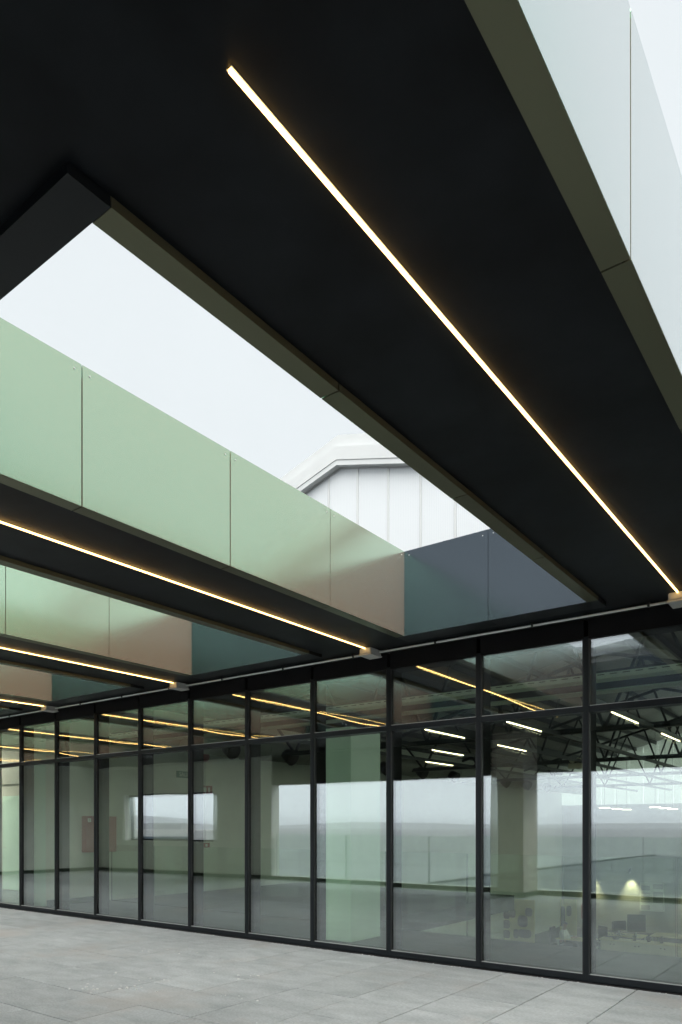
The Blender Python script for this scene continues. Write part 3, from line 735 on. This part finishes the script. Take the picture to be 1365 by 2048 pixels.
for s_ in (-1, 1):
    k = len(V); V += [(0.05, .10 * s_, .53), (0.45, .11 * s_, .54), (0.42, .11 * s_, .13)]; E_ += [(0, k), (k, k + 1), (k + 1, k + 2)]; Rr += [.10, .076, .058]
skinmesh('trousers', V, E_, Rr, 'cloth_dark', per, (PX, PY, FZ))
V = [(0.07, 0, 1.17), (0.09, 0, 1.25), (0.115, 0, 1.315), (0.02, 0, 1.20)]; skinmesh('hair', V, [(0, 1), (1, 2), (0, 3)], [(.09, .10), (.10, .11), (.06, .075), .055], 'hair', per, (PX, PY, FZ))

# display boards with round pictures
def board(x0, x1, y, z0, z1, blobs, lab):
    t_ = thing('display_board', ((x0 + x1) / 2, y, z0), lab, 'display board', 'display boards in the office')
    box('sheet', x0, x1, y, y + 0.03, z0, z1, 'board', t_)
    for (u, v, rw, rh) in blobs:
        cx_, cz_ = x0 + (x1 - x0) * u, z0 + (z1 - z0) * v; pts = []
        for i in range(16):
            a = 6.2832 * i / 16; c, s_ = math.cos(a), math.sin(a)
            pts.append((cx_ + rw * abs(c) ** .6 * (1 if c > 0 else -1), cz_ + rh * abs(s_) ** .6 * (1 if s_ > 0 else -1)))
        MB().prism(pts, 1, y - 0.012, y - 0.001).build('picture', 'board_dark', t_)
board(-11.55, -10.35, 26.0, -3.0, -1.35, [(.08, .62, .13, .16), (.28, .66, .12, .16), (.08, .4, .13, .17), (.08, .17, .13, .16), (.40, .2, .11, .17), (.62, .5, .2, .22), (.68, .22, .27, .16), (.82, .72, .14, .16)], 'yellow display board with many round dark pictures')
board(-9.95, -9.3, 27.6, -2.9, -1.4, [(.18, .55, .09, .4), (.55, .7, .1, .2)], 'slim yellow display board with one long dark picture')
board(-13.0 + 1.25, -11.9 + 1.0, 17.0, -2.9, -0.9, [(.3, .3, .15, .22), (.75, .25, .15, .2)], 'pale display board with two round pictures, lower left')
fx = thing('fire_extinguisher', (-9.3, 28.5, FZ + 0.9), 'dark fire extinguisher on the office wall', 'extinguisher')
MB().tube([(-9.3, 28.4, FZ + 1.0), (-9.3, 28.4, FZ + 1.5), (-9.3, 28.4, FZ + 1.6), (-9.3, 28.4, FZ + 1.68)], [.1, .1, .05, .03], 12).build('cylinder', 'red_paint', fx)
box('bracket', -9.38, -9.22, 28.48, 28.52, FZ, FZ + 1.5, 'white_trim', fx)
wp = thing('wall_poster', (-7.2, HY, FZ + 1.4), 'grey and white info poster on the far office wall', 'poster')
box('sheet', -8.35, -7.35, HY - 0.03, HY - 0.001, FZ + 0.95, FZ + 2.2, 'sign_white', wp)
for (a, b, c_, d_) in ((.05, .42, .72, .88), (.05, .42, .05, .2), (.55, .95, .3, .68), (.55, .95, .78, .95), (.05, .42, .3, .33), (.05, .42, .4, .43), (.05, .42, .5, .53), (.05, .42, .6, .63)):
    box('print_block', -8.35 + a, -8.35 + b, HY - 0.035, HY - 0.031, FZ + .95 + 1.25 * c_, FZ + .95 + 1.25 * d_, 'grey_clad', wp)
for n_, lx in enumerate((-10.4, -8.7, -6.2)):
    t_ = thing('wall_spotlight', (lx, HY - 0.35, FZ + 2.75), ['left', 'middle', 'right'][n_] + ' wall spotlight casting a light cone on the far office wall', 'spotlight', 'spotlights on the far office wall')
    MB().tube([(lx, HY - .35, FZ + 2.75), (lx, HY - .33, FZ + 2.62)], [.04, .05], 10).build('can', 'black', t_)
    MB().bar((lx, HY - .35, FZ + 2.76), (lx, HY - .005, FZ + 2.80), .03, .03).build('arm', 'black', t_)
    ld = bpy.data.lights.new('spot_beam', 'SPOT'); ld.energy = 60; ld.spot_size = R(64); ld.spot_blend = 1.0; ld.color = (1, .82, .5); ld.shadow_soft_size = .04
    lo = bpy.data.objects.new('beam_lamp', ld); C.objects.link(lo); lo.parent = t_; lo.location = (0, .04, -.16); lo.rotation_euler = (R(14), 0, 0)
for n_, (lx, ly) in enumerate(((-8.55, 28.6), (-8.6, 30.4), (-8.7, 32.2), (-6.77, 28.9), (-6.82, 30.7), (-6.9, 32.4))):
    t_ = thing('pendant_light', (lx, ly, 2.12), ['nearest', 'middle', 'farthest'][n_ % 3] + ' lamp in the ' + ('left' if n_ < 3 else 'right') + ' row of short white pendants', 'light', 'short pendant lights over the office')
    box('tube', lx - .19, lx + .19, ly - .02, ly + .02, 2.13, 2.15, 'led_cool', t_)
    MB().bar((lx, ly, 2.15), (lx, ly, rz(lx) + .03), .008, .008).build('wire', 'black', t_)

# ------------------------------------------------------------------ land behind the camera (mirrored)
gm = bpy.data.meshes.new('ground'); gm.from_pydata([(-9000, -9000, 0), (9000, -9000, 0), (9000, 9000, 0), (-9000, 9000, 0)], [], [(0, 1, 2, 3)])
g = link('ground', gm, 'field', None, (0, 0, -7.0)); tag(g, 'pale flat farmland to the horizon', kind='structure')
lr = thing('lower_roof', (6, -14, -0.3), 'dark flat roof beyond the terrace edge, mirrored in the glass', 'roof')
box('deck', -9.2, 30, -26, WB - 0.45, -7.0, -0.06, 'bitumen', lr); box('kerb', -9.3, -9.2, -26, WB - 0.45, -7.0, 0.0, 'bitumen', lr)
for x in range(-8, 30, 2): box('seam', x - 0.05, x + 0.05, -26, WB - 0.45, -0.0595, -0.055, 'bitumen', lr)
def hill(name, cx_, cy_, rx, ry, h):
    n, mseg = 28, 8; v = [(cx_, cy_, h - 7)]; f = []
    for j in range(1, mseg + 1):
        for i in range(n):
            a = 2 * math.pi * i / n; q = j / mseg
            wob = 1 + .18 * math.sin(3 * a + cx_) + .1 * math.sin(7 * a)
            v.append((cx_ + rx * q * math.cos(a) * wob, cy_ + ry * q * math.sin(a) * wob, -7.5 + h * (0.5 + 0.5 * math.cos(math.pi * q)) * (1 + .12 * math.sin(5 * a + j))))
    for i in range(n): f.append((0, 1 + i, 1 + (i + 1) % n))
    for j in range(mseg - 1):
        for i in range(n):
            a = 1 + j * n + i; b = 1 + j * n + (i + 1) % n; f.append((a, a + n, b + n, b))
    me = bpy.data.meshes.new(name); me.from_pydata(v, [], f)
    for p in me.polygons: p.use_smooth = True
    o = link(name, me, 'hill', None, (0, 0, 0)); tag(o, 'far low hill mirrored in the small window', kind='structure')
hill('hill', -3300, -1700, 420, 500, 66); hill('hill', -2950, -2300, 460, 420, 58); hill('hill', -3500, -2650, 600, 400, 72)
hill('hill', -2600, -3900, 1500, 500, 34); hill('hill', -1200, -4700, 1600, 500, 26)
wh = thing('warehouse', (-110, -90, -7), 'white far warehouse mirrored in the small window', 'building')
box('wall', -165, -101, -96, -85, -7, 0.75, 'plaster_far', wh); box('window_band', -128, -108, -84.99, -84.8, -1.6, -0.7, 'glass_dark', wh)
box('roof_plant', -128, -116, -94, -88, 0.76, 2.0, 'grey_clad', wh)

# ------------------------------------------------------------------ crumbs of plaster left on the paving
mb = MB()
for cx_, cy_, n, sp in ((-5.45, 3.75, 16, .16), (-5.0, 4.0, 10, .2), (-4.2, 4.3, 5, .15), (-6.5, 5.3, 8, .3), (-4.8, 5.0, 7, .3), (-8.8, 6.35, 4, .08), (-5.55, 4.35, 6, .2), (-3.4, 3.8, 2, .1)):
    for i in range(n):
        x, y, s_ = cx_ + random.gauss(0, sp), min(6.4, cy_ + random.gauss(0, sp * .5)), random.uniform(.003, .011)
        mb.bar((x, y, s_ * .3), (x + random.uniform(-1, 1) * s_ * 2, y + random.uniform(-1, 1) * s_ * 2, s_ * .35), s_ * 1.6, s_ * .7)
for i in range(260):                                  # grit swept up against the glazing channel
    x = random.uniform(-12.5, 0.3); y = D - 0.06 - abs(random.gauss(0, 0.018)); s_ = random.uniform(.002, .006)
    mb.bar((x, y, s_ * .3), (x + random.uniform(-1, 1) * s_ * 3, y - random.uniform(0, 1) * s_ * 2, s_ * .35), s_ * 1.4, s_ * .7)
tag(mb.build('plaster_crumbs', 'crumb'), 'white plaster crumbs scattered on the paving', 'debris', kind='stuff')

# ------------------------------------------------------------------ misty air over the plain
m, t, o = newmat('mist')
pv = N(t, 'VolumePrincipled', Density=0.00016, Anisotropy=0.2); pv.inputs['Color'].default_value = (0.94, 0.97, 1.0, 1)
t.links.new(pv.outputs[0], o.inputs['Volume'])
hz = box('haze', -9100, 9100, -9100, 9100, -8.0, 82, 'mist'); tag(hz, 'pale mist over the farmland', kind='stuff')
